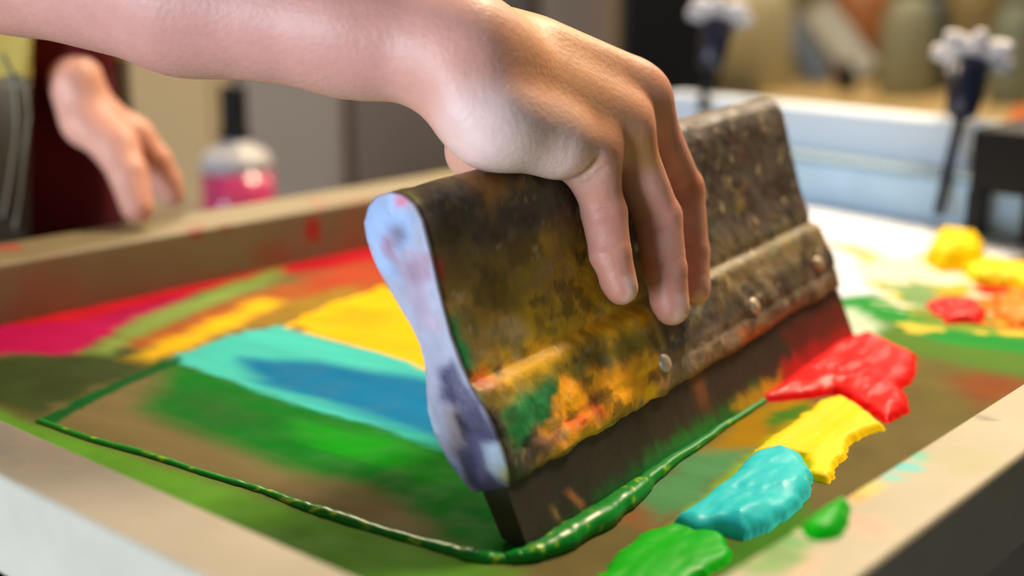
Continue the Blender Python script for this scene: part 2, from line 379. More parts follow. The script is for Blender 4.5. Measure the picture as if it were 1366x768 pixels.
# ------------------------------------------------------------------ wet ink lying on the mesh
def ink_patch(name, px, thick, edge, mt, label, rough_=0.3, seed=0, warp=.002, group=None, slope=None, z0=None):
    z0 = T if z0 is None else z0
    poly = np.array([to_sm(at_z(u, v, z0)) for u, v in px]); lo = poly.min(0) - .006; hi = poly.max(0) + .006; h = 0.0011
    gx = np.arange(lo[0], hi[0], h); gy = np.arange(lo[1], hi[1], h)
    GX, GY = np.meshgrid(gx, gy, indexing='ij'); P = np.stack([GX.ravel(), GY.ravel()], 1)
    n1 = fbm(P[:, 0] * 120, P[:, 1] * 120, seed, 3)
    sd = poly_sd(P, poly) + n1 * 2 * warp
    n2 = fbm(P[:, 0] * 45 + 3, P[:, 1] * 45, seed + 3, 4)
    n3 = fbm(P[:, 0] * 40 + 3, P[:, 1] * 160, seed + 4, 3)
    t = np.clip(sd / edge, -1, 1)
    prof = np.where(t > 0, np.sqrt(np.clip(1 - (1 - t) ** 2, 0, 1)), t * 0.8)
    z = thick * prof * (1 + rough_ * 2.2 * n2 * np.clip(t, 0, 1) + rough_ * 1.2 * n3 * np.clip(t, 0, 1))
    if slope is not None: z = z * (1 + slope(P))
    z = np.where(sd < 0, np.maximum(z, -.0012), z)
    W = Q0[None] + SD[None] * P[:, :1] + SN[None] * P[:, 1:]
    W[:, 2] = z0 + z
    nx, ny = GX.shape; I = np.arange(nx * ny).reshape(nx, ny)
    q = np.stack([I[:-1, :-1].ravel(), I[1:, :-1].ravel(), I[1:, 1:].ravel(), I[:-1, 1:].ravel()], 1)
    keep = (sd[q] > -.0016).any(1)
    q = q[keep]
    used = np.unique(q); remap = -np.ones(len(W), int); remap[used] = np.arange(len(used))
    # close the underside just below the mesh plane so the deposit is a solid body
    Vt = W[used]; Vb = Vt.copy(); Vb[:, 2] = z0 - .0016
    top = remap[q]; n = len(Vt); bot = top[:, ::-1] + n
    e = {}
    for f in top:
        for i in range(4):
            a, b = f[i], f[(i + 1) % 4]
            if (b, a) in e: del e[(b, a)]
            else: e[(a, b)] = 1
    side = [(b, a, a + n, b + n) for a, b in e]
    o = mesh_obj(name, np.vstack([Vt, Vb]), [tuple(f) for f in top] + [tuple(f) for f in bot] + side, mt)
    return tag(o, label, 'ink', group)
ink_patch('ink_deposit', [(1010, 538), (1060, 500), (1110, 462), (1156, 448), (1192, 464), (1222, 478), (1219, 506), (1203, 520), (1214, 548), (1182, 566), (1156, 546), (1110, 526), (1060, 534)],
          .0052, .010, M['ink_red'], 'glossy red ink mound at the far end of the squeegee blade', .45, 2, group='wet ink mounds on the mesh')
ink_patch('ink_deposit', [(1000, 608), (1050, 572), (1094, 541), (1120, 532), (1150, 550), (1176, 573), (1150, 584), (1128, 596), (1130, 614), (1112, 624), (1108, 647), (1080, 637), (1074, 614), (1040, 606)],
          .0036, .0035, M['ink_yellow'], 'flat yellow ink patch between the red and turquoise mounds', .22, 4, .0022, 'wet ink mounds on the mesh')
ink_patch('ink_deposit', [(896, 701), (925, 682), (978, 642), (1000, 616), (1038, 606), (1070, 617), (1084, 640), (1076, 668), (1050, 692), (1012, 714), (992, 720), (962, 714), (925, 716)],
          .0072, .008, M['ink_teal'], 'thick turquoise ink mound in front of the yellow patch', .32, 6, .0012, 'wet ink mounds on the mesh')
ink_patch('ink_deposit', [(770, 800), (815, 750), (852, 720), (897, 704), (955, 712), (980, 738), (940, 772), (880, 815)],
          .0034, .006, M['ink_green'], 'wide bright green ink pool nearest the camera', .35, 8, .003, 'wet ink mounds on the mesh')
ink_patch('ink_deposit', [(1070, 704), (1086, 692), (1106, 678), (1124, 668), (1133, 680), (1131, 702), (1116, 720), (1092, 722), (1074, 716)],
          .0050, .007, M['ink_green'], 'small round green ink dab on the right frame bar', .3, 10, .0012, 'wet ink mounds on the mesh', z0=T + HB)
ink_patch('ink_deposit', [(1236, 352), (1240, 334), (1270, 330), (1310, 335), (1312, 352), (1290, 362), (1255, 362)],
          .019, .016, M['ink_yellow'], 'tall yellow ink lump at the far right by the clamp', .4, 12, .004, 'scraped ink heaps in the far corner')
ink_patch('ink_deposit', [(1285, 365), (1320, 352), (1380, 368), (1420, 385), (1400, 398), (1340, 380), (1300, 378)],
          .009, .010, M['ink_yellow'], 'long yellow ink ridge at the far right edge of the mesh', .5, 13, .004, 'scraped ink heaps in the far corner')
ink_patch('ink_deposit', [(1325, 402), (1348, 396), (1395, 400), (1400, 430), (1356, 440), (1334, 425)],
          .007, .010, M['ink_orange'], 'orange ink clot at the right picture edge behind the green smear', .5, 14, .004, 'scraped ink heaps in the far corner')
ink_patch('ink_deposit', [(1236, 408), (1258, 400), (1300, 404), (1316, 420), (1306, 432), (1262, 432)],
          .005, .008, M['ink_red'], 'dark red ink clot below the tall yellow lump', .4, 15, .003, 'scraped ink heaps in the far corner')

def bead(pts, mt, label, lift=0.2, amp=.25, n=90, seed=0, flat=.8):
    P = []; R_ = []
    for u, v, r in pts:
        P.append(np.append(at_z(u, v, T), r))
    P = catmull(P, n); r = P[:, 3] * (1 + amp * 2 * fbm(np.arange(n) * .35, np.zeros(n) + .3, seed, 3)); r[0] *= .3; r[-1] *= .3
    path = P[:, :3].copy(); path[:, 2] = T + r * lift
    path += SN[None] * (fbm(np.arange(n) * .22, np.ones(n) * .7, seed + 2, 2) * .002)[:, None]
    V_, F_ = tube_mesh(path, r * .68, 16, flat)
    V_ = np.array(V_); q = to_sm(V_)
    fl_ = sstep(fbm(q[:, 0] * 330, q[:, 1] * 330 + V_[:, 2] * 300, seed + 7, 2), .2, .3) * .7  # yellow-green flecks: mixed-in yellow ink and wet highlights painted into the colour
    o = mesh_obj('ink_bead', V_, F_, mt, None, lin((0, 128, 34)) * (1 - fl_[:, None]) + lin((170, 205, 40)) * fl_[:, None])
    return tag(o, label, 'ink')
bead([(1062, 508, .0016), (1020, 535, .0022), (985, 558, .0028), (925, 598, .0036), (872, 636, .0052), (838, 668, .0078), (795, 700, .0088), (745, 730, .0084), (703, 745, .006), (676, 748, .0035)],
     M['ink_dgreen'], 'rolled wet green ink bead along the foot of the squeegee blade', .25, .14, 120, 1)
bead([(690, 749, .0035), (640, 745, .0052), (596, 733, .0042), (520, 712, .0036), (450, 690, .0046), (400, 674, .0034), (350, 655, .0027), (270, 631, .0026), (200, 608, .0028), (120, 586, .0026), (50, 561, .0028)],
     M['ink_dgreen'], 'long thin green ink ridge trailing left from the squeegee corner', .15, .22, 160, 4, .7)

# ------------------------------------------------------------------ the squeegee
LIFT = 0.009
def sq(s, n_, z): return Q0 + SD * s + SN * n_ + np.array([0, 0, z + LIFT * s / SL])
front = [(4.6, 25.5), (5.2, 31), (7.5, 39), (12.5, 50), (17, 57), (22, 63), (25, 67), (29, 75), (33.6, 85), (37.5, 97), (41, 109), (44, 121), (47.5, 132), (51.5, 138), (57, 141.5), (64, 142.2),
         (71, 140), (76, 135), (78.4, 128), (77.5, 121), (74, 113), (69, 105), (62, 96.5), (55, 88), (49.5, 79), (46.8, 70), (46.6, 60), (45.8, 50), (42, 40), (36, 31), (29, 24), (23, 18.5)]
prof = np.array(front) * .001 * S
# resample the outline evenly
cl = np.vstack([prof, prof[:1]]); seglen = np.linalg.norm(np.diff(cl, axis=0), axis=1); cum = np.concatenate([[0], np.cumsum(seglen)])
NP_ = 150; tt = np.linspace(0, cum[-1], NP_, endpoint=False)
pr = np.stack([np.interp(tt, cum, cl[:, 0]), np.interp(tt, cum, cl[:, 1])], 1)
tan = np.roll(pr, -1, 0) - np.roll(pr, 1, 0); tan /= np.linalg.norm(tan, axis=1)[:, None]
nrm = np.stack([tan[:, 1], -tan[:, 0]], 1)          # sign fixed below
cen = pr.mean(0)
if ((pr - cen) * nrm).sum() < 0: nrm = -nrm
is_front = (np.arange(NP_) < np.searchsorted(tt, cum[16]))
squeegee = thing('squeegee', sq(SL / 2, .03, 0), 'long ink-crusted wooden squeegee held upright on the screen by a hand', 'squeegee')
# front plane for laying out the stains
fa = sq(0, .0336 * S, .0847 * S); fb = sq(0, .045 * S, .122 * S); fc = sq(SL, .0336 * S, .0847 * S)
fn = np.cross(fb - fa, fc - fa); fn /= np.linalg.norm(fn)
def fp(*pts):
    out = []
    for u, v in pts:
        q = at_plane(u, v, fa, fn); s = (q - Q0) @ SD
        out.append((s, q[2] - T - LIFT * s / SL))
    return np.array(out)
Lf = [
    (fp((560, 430), (590, 330), (660, 330), (770, 300), (850, 330), (870, 420), (840, 440), (640, 540), (590, 500)), (118, 94, 46), .010, .010),
    (fp((930, 345), (1000, 318), (1050, 296), (1090, 300), (1090, 330), (940, 395)), (100, 86, 56), .008, .008),
    (fp((640, 430), (690, 340), (780, 300), (850, 410), (830, 440), (650, 512)), (140, 112, 34), .010, .010),
    (fp((690, 420), (750, 370), (800, 380), (850, 420), (800, 450), (660, 500), (650, 480)), (176, 140, 22), .008, .009),
    (fp((620, 505), (700, 465), (780, 430), (845, 415), (850, 432), (760, 470), (650, 525)), (208, 158, 18), .004, .007),
    (fp((735, 395), (745, 388), (752, 396), (742, 404)), (230, 190, 60), .002, .002),
    (fp((640, 440), (690, 425), (700, 440), (650, 462)), (160, 138, 98), .004, .005),
    (fp((585, 430), (612, 425), (634, 500), (640, 520), (615, 510)), (18, 104, 56), .004, .006),
    (fp((618, 500), (640, 488), (650, 502), (632, 518)), (222, 112, 26), .003, .003),
    (fp((630, 530), (740, 476), (850, 430), (860, 450), (760, 500), (660, 550)), (128, 112, 28), .004, .006),
    (fp((640, 545), (690, 510), (720, 505), (700, 550), (668, 580), (650, 570)), (22, 110, 58), .004, .006),
    (fp((690, 570), (720, 530), (735, 492), (800, 482), (850, 470), (866, 505), (820, 545), (740, 590), (690, 620)), (236, 158, 14), .003, .008),
    (fp((730, 555), (765, 528), (775, 545), (745, 570)), (232, 110, 40), .004, .005),
    (fp((685, 580), (715, 560), (725, 580), (700, 605)), (134, 92, 80), .004, .005),
    (fp((670, 640), (690, 612), (760, 580), (860, 520), (866, 532), (780, 580), (690, 640)), (206, 120, 24), .003, .004),
    (fp((790, 565), (830, 545), (838, 556), (800, 580)), (16, 92, 36), .003, .004),
    (fp((845, 500), (870, 470), (950, 425), (1108, 345), (1120, 384), (960, 470), (870, 530)), (104, 88, 72), .005, .006),
    (fp((960, 440), (1000, 418), (1010, 435), (975, 460)), (150, 90, 50), .004, .005),
    (fp((540, 250), (640, 222), (640, 235), (560, 268)), (150, 138, 78), .004, .004),
    (fp((630, 235), (668, 222), (690, 240), (650, 285)), (134, 98, 48), .006, .007),
    (fp((575, 350), (590, 345), (594, 368), (580, 372)), (130, 40, 34), .003, .003),
]
ns = 230; ss = np.linspace(0.0012, SL, ns)
V = []; st_ = []; zz = []; msk = []
for s in ss:
    e = min(s - ss[0], SL - s); rnd = 0.0015 * max(0, 1 - e / .003) ** 2
    for k in range(NP_):
        V.append((s, pr[k, 0] - nrm[k, 0] * rnd, pr[k, 1] - nrm[k, 1] * rnd))
V = np.array(V); kidx = np.tile(np.arange(NP_), ns); Sx = V[:, 0]; Zx = V[:, 2]
frontm = is_front[kidx]
arc = np.tile(tt, ns)
# crust: lumps over the shoulder, long grooves near the shoulder line, softer dents above
crust = fbm(Sx * 110, arc * 110, 2, 5) * .0016 + fbm(Sx * 30, arc * 60, 5, 3) * .0016
low = sstep(-Zx, -.062, -.045)
crust = crust * (0.8 + .9 * low)
crust -= .0018 * np.exp(-((Zx - .0590) / .0014) ** 2) * frontm
crust += .0010 * np.exp(-((Zx - .0545) / .0022) ** 2) * frontm
crust -= .0010 * np.exp(-((Zx - .0335) / .0012) ** 2) * frontm
V[:, 1] += nrm[kidx, 0] * crust; V[:, 2] += nrm[kidx, 1] * crust
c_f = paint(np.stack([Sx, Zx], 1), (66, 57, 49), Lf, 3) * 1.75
c_b = paint(np.stack([Sx, Zx], 1), (70, 58, 46), [], 3)
mot = 1 + .8 * fbm(Sx * 60, Zx * 110, 9, 5)
dk = sstep(fbm(Sx * 75 + 4, Zx * 95, 11, 4), .09, .2) * .4
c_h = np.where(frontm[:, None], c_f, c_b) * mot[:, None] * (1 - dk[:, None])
for k_, (fr_, th_, colr, am) in enumerate([(60, .16, (150, 132, 102), .45), (70, .15, (36, 30, 30), .6), (60, .22, (190, 150, 40), .4), (60, .23, (140, 70, 44), .4), (64, .16, (84, 104, 66), .45), (130, .2, (200, 184, 146), .6)]):
    e_ = sstep(fbm(Sx * fr_ + 3.3 * k_, arc * fr_ * 1.5 + 7.7 * k_, k_ + 6, 5), th_, th_ + .08) * am
    c_h = c_h * (1 - e_[:, None]) + lin(colr) * e_[:, None]
W = np.array([sq(a, b, c) for a, b, c in V])
Fc = [(i * NP_ + k, i * NP_ + (k + 1) % NP_, (i + 1) * NP_ + (k + 1) % NP_, (i + 1) * NP_ + k) for i in range(ns - 1) for k in range(NP_)]
Fc.append(tuple((ns - 1) * NP_ + k for k in range(NP_)))
Fc.append(tuple(range(NP_))[::-1])
handle = mesh_obj('handle', W, Fc, M['squeegee'], squeegee, c_h)
# end cap: the pale painted end of the profile, a thin solid skin over the wood
rings = [1.0, .93, .84, .72, .58, .42, .25, .1]
# scale towards the local medial line rather than to one point, so the narrow waist keeps its shape
med = np.array([np.interp(pr[:, 1], [.014, .03, .05, .065, .085, .11, .128], [.0145, .0185, .0265, .031, .04, .051, .0575]), np.clip(pr[:, 1], .022, .118)]).T
V = []; cpos = []
offs = [(1.002, .0014), (1.002, .0006)] + [(1 - .012, 0.0)] + [(r, -.0004 * (1 - r)) for r in (.9, .78, .62, .45, .28, .12, 0.0)]
for sc_, off in offs:
    for k in range(NP_):
        p = med[k] + (pr[k] - med[k]) * sc_; V.append((off, p[0], p[1]))
V = np.array(V); Fc = [(i * NP_ + k, (i + 1) * NP_ + k, (i + 1) * NP_ + (k + 1) % NP_, i * NP_ + (k + 1) % NP_) for i in range(len(offs) - 1) for k in range(NP_)]
V[:, 0] += fbm(V[:, 1] * 150, V[:, 2] * 150, 6, 3) * .0008 * (V[:, 0] < .0005)
ep = SD
def lp(*pts):
    out = []
    for u, v in pts:
        q = at_plane(u, v, Q0, SD); out.append(((q - Q0) @ SN, q[2] - T))
    return np.array(out)
Lc = [
    (lp((480, 270), (530, 255), (560, 300), (540, 380), (500, 360)), (160, 182, 220), .006, .004),
    (lp((515, 330), (560, 330), (590, 440), (560, 440)), (176, 158, 178), .006, .005),
    (lp((527, 258), (545, 262), (543, 278), (527, 276)), (228, 96, 116), .003, .002),
    (lp((520, 305), (540, 300), (545, 318), (525, 325)), (128, 128, 156), .003, .003),
    (lp((512, 318), (524, 315), (524, 342), (512, 340)), (160, 120, 146), .003, .003),
    (lp((540, 350), (570, 345), (574, 372), (548, 378)), (160, 128, 150), .004, .004),
    (lp((582, 490), (606, 478), (660, 560), (690, 640), (660, 680), (620, 640), (600, 600), (605, 550), (590, 530)), (66, 60, 96), .004, .004),
    (lp((592, 545), (612, 540), (620, 590), (606, 605)), (146, 130, 134), .003, .004),
    (lp((612, 555), (626, 570), (620, 600), (612, 585)), (36, 32, 48), .002, .003),
    (lp((628, 585), (655, 580), (660, 620), (640, 640)), (92, 88, 132), .004, .004),
    (lp((645, 592), (666, 590), (678, 628), (664, 640), (650, 625)), (196, 212, 232), .002, .002),
    (lp((565, 545), (574, 540), (584, 575), (572, 575)), (196, 214, 232), .002, .002),
    (lp((590, 600), (612, 625), (622, 660), (600, 645)), (120, 138, 176), .004, .003),
    (lp((668, 625), (680, 625), (680, 640), (670, 642)), (190, 190, 120), .002, .002),
]
c_c = paint(V[:, 1:], (172, 170, 190), [(p_, c_, min(so_, .0025), wa_) for p_, c_, so_, wa_ in Lc], 6) * .82 * (1 + .5 * fbm(V[:, 1] * 130, V[:, 2] * 90, 2, 4))[:, None]
W = np.array([sq(*v) for v in V])
k0 = (len(offs) - 1) * NP_          # sew the two sides together along the middle
for k in range(NP_ // 2 - 8, NP_ // 2 + 8): pass
cap = mesh_obj('end_cap', W, Fc, M['cap'], squeegee, c_c)
cap['label'] = 'end of the handle caked in pale blue and violet paint'
# rubber blade clamped in the foot of the handle, reaching the mesh along its whole length
axis_dir = np.array([.41, .912])
nb_s, nb_l = 150, 16
def blade_pt(s, t, side):
    th_ = .0125 * S
    top = np.array([.0072, .0300]) * np.array([1, 1]); top = np.array([.0088, .0290])
    bot_z = .0004 - LIFT * s / SL
    tl = (top[1] - bot_z) / axis_dir[1]
    p = top - axis_dir * tl * t
    if side: p = p + np.array([th_, -th_ * .38 * (1 - t)])
    if side and t > .99: p[1] = bot_z + .0005
    return p
V = []; uv = []
for s in np.linspace(.001, SL - .001, nb_s):
    row = [blade_pt(s, t, 0) for t in np.linspace(0, 1, nb_l)] + [blade_pt(s, t, 1) for t in np.linspace(1, 0, nb_l)]
    for p in row: V.append(sq(s, p[0], p[1])); uv.append((s, p[1]))
m = nb_l * 2; Fc = [(i * m + k, i * m + (k + 1) % m, (i + 1) * m + (k + 1) % m, (i + 1) * m + k) for i in range(nb_s - 1) for k in range(m)]
Fc.append(tuple(range(m))[::-1]); Fc.append(tuple((nb_s - 1) * m + k for k in range(m)))
V = np.array(V)
bfa = sq(0, .0, .0005); bfb = sq(0, .0088, .029); bfc = sq(SL, 0, -.008)
bn = np.cross(bfb - bfa, bfc - bfa); bn /= np.linalg.norm(bn)
def bp_(*pts):
    out = []
    for u, v in pts:
        q = at_plane(u, v, bfa, bn); s = (q - Q0) @ SD; out.append((s, q[2] - T))
    return np.array(out)
Lb = [
    (bp_((700, 740), (780, 660), (900, 570), (1000, 510), (1010, 545), (860, 650), (700, 770)), (8, 110, 40), .005, .006, (1.6, .6)),
    (bp_((820, 640), (900, 580), (940, 560), (945, 580), (860, 630)), (20, 130, 50), .003, .005, (2, .5)),
    (bp_((960, 540), (1010, 505), (1050, 485), (1050, 505), (990, 550)), (196, 150, 24), .003, .004, (2, .5)),
    (bp_((1020, 520), (1040, 470), (1120, 420), (1140, 450), (1060, 520)), (168, 20, 22), .004, .006, (1.6, .6)),
    (bp_((1030, 440), (1115, 395), (1120, 430), (1050, 470)), (96, 26, 24), .006, .006, (1.6, .6)),
    (bp_((910, 500), (930, 490), (935, 540), (920, 545)), (112, 70, 40), .004, .004),
    (bp_((745, 655), (752, 652), (768, 668), (764, 674)), (200, 130, 80), .002, .001), (bp_((726, 676), (731, 674), (736, 690), (731, 692)), (160, 130, 80), .002, .001),
]
pos = (V - Q0); uvw = np.stack([pos @ SD, V[:, 2] - T], 1)
c_bl = paint(uvw, (48, 42, 36), Lb, 8) * (1 + .3 * fbm(uvw[:, 0] * 30, uvw[:, 1] * 60, 4))[:, None]
blade = mesh_obj('blade', V, Fc, M['blade'], squeegee, c_bl, smooth=False)
blade['label'] = 'dark rubber blade with wet ink along its edge'
for (u, v) in ((885, 484), (1005, 408), (1092, 352)):
    q = at_plane(u, v, sq(0, .0085 * S, .041 * S), fn); s = float((q - Q0) @ SD)
    zl = float(np.clip(q[2] - T - LIFT * s / SL, .03, .05))
    nn_ = float(np.interp(zl, prof[:7, 1], prof[:7, 0]))
    ax = -SN * .85 + Z * .4
    lathe_obj('screw', [(.0001, -.004), (.0042, -.004), (.0042, .0006), (.0034, .0018), (.0001, .0022)], sq(s, nn_ , zl), M['screw'], squeegee, ax, 20)

# ------------------------------------------------------------------ bodies as signed distance fields
def cap_(a, b, ra, rb, w=None, q=1.0): return ('c', np.asarray(a, float), np.asarray(b, float), ra, rb, None if w is None else np.asarray(w, float) / np.linalg.norm(w), q)
def U(k, *ch): return ('u', k, list(ch))
def smin(a, b, k):
    h = np.clip(.5 + .5 * (b - a) / k, 0, 1); return b + (a - b) * h - k * h * (1 - h)
def ev(nd, P, cc=None, R_=None):
    if nd[0] == 'u':
        out = None
        for ch in nd[2]:
            d = ev(ch, P, cc, R_)
            if d is None: continue
            out = d if out is None else (smin(out, d, nd[1]) if nd[1] > 0 else np.minimum(out, d))
        return out
    if nd[0] == 'sub':          # smooth cut
        a = ev(nd[2], P, cc, R_)
        if a is None: return None
        b = ev(nd[3], P, cc, R_)
        return a if b is None else -smin(-a, b, nd[1])
    _, a, b, ra, rb, w, q = nd
    if cc is not None:
        m_ = (a + b) / 2; Rb = np.linalg.norm(b - a) / 2 + max(ra, rb) * max(1, q)
        if np.linalg.norm(m_ - cc) > Rb + R_ + .1: return None
    e = b - a; p = P - a
    if w is not None: 
        pe = p + np.outer(p @ w, w) * (1 / q - 1); ee = e + w * (e @ w) * (1 / q - 1)
    else: pe, ee = p, e
    l2 = ee @ ee
    t = np.clip((pe @ ee) / l2, 0, 1) if l2 > 1e-12 else np.zeros(len(P))
    d = np.linalg.norm(pe - t[:, None] * ee, axis=1) - (ra + (rb - ra) * t)
    return d * min(1.0, q) if w is not None else d
def axis_grid(lo, hi, fines, coarse):
    """grid lines: coarse step, refined in the given (lo, hi, step) spans"""
    xs = [lo]
    while xs[-1] < hi:
        x = xs[-1]; stp = coarse
        for a, b, s in fines:
            if a <= x < b: stp = min(stp, s)
        for a, b, s in fines:
            if x < a < x + stp: stp = max(s, min(stp, a - x))
        xs.append(x + stp)
    return np.array(xs)
def polygonise(nd, xs, ys, zs, extra=None):
    nx, ny, nz = len(xs), len(ys), len(zs)
    Fd = np.full((nx, ny, nz), 1.0, np.float32); bs = 14
    def f(P, cc=None, R_=None):
        d = ev(nd, P, cc, R_)
        if d is None: return None
        return extra(P, d) if extra else d
    for i in range(0, nx, bs):
        for j in range(0, ny, bs):
            for k in range(0, nz, bs):
                X_, Y_, Z_ = xs[i:i + bs], ys[j:j + bs], zs[k:k + bs]
                cc = np.array([(X_[0] + X_[-1]) / 2, (Y_[0] + Y_[-1]) / 2, (Z_[0] + Z_[-1]) / 2])
                R_ = .5 * math.sqrt((X_[-1] - X_[0]) ** 2 + (Y_[-1] - Y_[0]) ** 2 + (Z_[-1] - Z_[0]) ** 2)
                d0 = ev(nd, cc[None], cc, R_)
                if d0 is None: continue
                if d0[0] > R_ * 1.6 + .05: continue
                g = np.stack(np.meshgrid(X_, Y_, Z_, indexing='ij'), -1).reshape(-1, 3)
                Fd[i:i + bs, j:j + bs, k:k + bs] = f(g, cc, R_).reshape(len(X_), len(Y_), len(Z_))
    In = Fd < 0
    c8 = [In[a:nx - 1 + a, b:ny - 1 + b, c:nz - 1 + c] for a in (0, 1) for b in (0, 1) for c in (0, 1)]
    s = sum(x.astype(np.int8) for x in c8); act = (s > 0) & (s < 8)
    ci = np.argwhere(act); idx = -np.ones(act.shape, int); idx[act] = np.arange(len(ci))
    acc = np.zeros((len(ci), 3)); cnt = np.zeros(len(ci))
    co = [(0, 0, 0), (1, 0, 0), (0, 1, 0), (0, 0, 1), (1, 1, 0), (1, 0, 1), (0, 1, 1), (1, 1, 1)]
    for a in co:
        for ax in range(3):
            if a[ax]: continue
            b = list(a); b[ax] = 1
            ia = ci + np.array(a); ib = ci + np.array(b)
            fa_ = Fd[ia[:, 0], ia[:, 1], ia[:, 2]].astype(float); fb_ = Fd[ib[:, 0], ib[:, 1], ib[:, 2]].astype(float)
            m_ = (fa_ < 0) != (fb_ < 0)
            if not m_.any(): continue
            t = fa_[m_] / (fa_[m_] - fb_[m_])
            pa = np.stack([xs[ia[m_, 0]], ys[ia[m_, 1]], zs[ia[m_, 2]]], 1); pb = np.stack([xs[ib[m_, 0]], ys[ib[m_, 1]], zs[ib[m_, 2]]], 1)
            acc[m_] += pa + (pb - pa) * t[:, None]; cnt[m_] += 1
    Vv = acc / cnt[:, None]
    faces = []
    for ax in range(3):
        sl0 = [slice(None)] * 3; sl1 = [slice(None)] * 3; sl0[ax] = slice(0, -1); sl1[ax] = slice(1, None)
        a_, b_ = In[tuple(sl0)], In[tuple(sl1)]
        e = np.argwhere(a_ != b_)
        o1, o2 = [(1, 2), (2, 0), (0, 1)][ax]
        ok = (e[:, o1] > 0) & (e[:, o2] > 0)
        e = e[ok]
        q = []
        for d1, d2 in ((-1, -1), (0, -1), (0, 0), (-1, 0)):
            c = e.copy(); c[:, o1] += d1; c[:, o2] += d2
            lim = np.array(act.shape) - 1; c = np.minimum(c, lim)
            q.append(idx[c[:, 0], c[:, 1], c[:, 2]])
        q = np.stack(q, 1); flip = ~a_[e[:, 0], e[:, 1], e[:, 2]]
        q[flip] = q[flip][:, ::-1]
        faces.append(q[(q >= 0).all(1)])
    Fq = np.vstack(faces)
    def fx(P):
        out = np.empty(len(P)); 
        order = np.lexsort((P[:, 2] // .05, P[:, 1] // .08, P[:, 0] // .08))
        for c in np.array_split(order, max(1, len(P) // 2500)):
            q = P[c]; cc = (q.min(0) + q.max(0)) / 2; R_ = np.linalg.norm(q.max(0) - q.min(0)) / 2
            out[c] = f(q, cc, R_)
        return out
    h = 2e-4
    for it in range(2):
        d = fx(Vv)
        g = np.stack([fx(Vv + h * e) - fx(Vv - h * e) for e in np.eye(3)], 1) / (2 * h)
        g2 = np.maximum((g * g).sum(1), .2)
        Vv = Vv - np.clip(d / g2, -.003, .003)[:, None] * g
    return Vv, Fq
D = at_d
# --- right hand on the squeegee (little finger nearest the camera)
W_ = D(612, 70, .512)
mcp = [D(787, 205, .542), D(828, 170, .556), D(853, 136, .573), D(856, 146, .594)]
palm = U(.011,
    cap_(D(655, 128, .512), mcp[0], .0135, .0105), cap_(D(655, 92, .522), mcp[1], .0145, .0118),
    cap_(D(650, 58, .533), mcp[2], .0160, .0122), cap_(D(655, 60, .552), mcp[3], .0145, .0112), cap_(D(650, 140, .508), D(775, 198, .534), .0140, .0110), cap_(D(720, 72, .545), D(838, 112, .568), .0138, .0116), cap_(D(660, 95, .524), D(800, 150, .548), .0165, .0120),
    cap_(D(650, 164, .507), D(738, 193, .524), .0160, .0125), cap_(D(628, 134, .507), D(662, 168, .509), .0170, .0155),
    cap_(W_, D(660, 85, .520), .0225, .0185), cap_(D(625, 75, .53), D(665, 75, .548), .020, .017),
    cap_(D(660, 120, .545), sq(.092, .082, .128), .017, .013))
fing_px = [  # (u, v, depth, radius) down each finger
    [(787, 205, .542, .0106), (806, 284, .5445, .0098), (814, 338, .541, .0088), (829, 384, .541, .0072)],
    [(828, 170, .556, .0116), (878, 290, .569, .0106), (887, 360, .567, .0096), (896, 410, .566, .0080)],
    [(853, 136, .573, .0122), (909, 252, .594, .0106), (918, 335, .593, .0096), (925, 384, .590, .0080)],
    [(856, 146, .594, .0114), (898, 240, .616, .0100), (910, 318, .616, .0090), (914, 360, .613, .0076)]]
fingers = []; fjoints = []
for fpx in fing_px:
    J = [D(u, v, d) for u, v, d, r in fpx]; Rr = [x[3] for x in fpx]; fjoints.append((J, Rr))
    ch = [cap_(J[i], J[i + 1], Rr[i], Rr[i + 1] * (.95 if i == 0 else 1)) for i in range(3)]
    for i in (1, 2): ch.append(cap_(J[i], J[i], Rr[i] * 1.01, Rr[i] * 1.01))
    # soft pad under the fingertip
    pad = (J[3] * .8 + J[2] * .2) + SN * .0012
    ch.append(cap_(pad, pad, Rr[3] * 1.02, Rr[3] * 1.02))
    fingers.append(U(.0012, *ch))
tj = [sq(.092, .082, .128), sq(.118, .080, .105), sq(.138, .074, .085)]
fingers.append(U(.004, cap_(tj[0], tj[1], .0125, .0112), cap_(tj[1], tj[2], .0112, .0085)))
hand_r = U(.011, palm, U(.0012, *fingers))
bumps = [cap_(m_ + UPV * .0022 + RGT * .001, m_ + UPV * .0022 + RGT * .001, r, r) for m_, r in zip(mcp, (.0088, .0098, .0092, .0070))]
hand_r = U(.007, hand_r, *bumps)
def cut(a, b, r): return cap_(a, b, r, r)
# creases: wrist fold on the little-finger side, folds at the root of the little finger, finger joints
cuts = [cut(D(584, 153, .505), D(600, 138, .4945), .0012), cut(D(600, 138, .4945), D(618, 120, .4895), .0008), cut(D(772, 238, .5275), D(800, 212, .5245), .0013), cut(D(778, 250, .5305), D(806, 226, .5275), .0011)]
for (J, Rr) in fjoints[:3]:
    for i in (1, 2):
        dr = J[i + 1] - J[i - 1]; dr /= np.linalg.norm(dr); vw = CAM - J[i]; vw /= np.linalg.norm(vw)
        sd_ = np.cross(dr, vw); sd_ /= np.linalg.norm(sd_); up_ = np.cross(sd_, dr)
        if up_ @ vw < 0: up_ = -up_
        for dd in (-.0022, .0022):
            c0 = J[i] + dr * dd + up_ * (Rr[i] * 1.03)
            cuts.append(cut(c0 - sd_ * Rr[i] * .55, c0 + sd_ * Rr[i] * .55, .0006))
hand_r = ('sub', .0022, hand_r, U(0, *cuts))
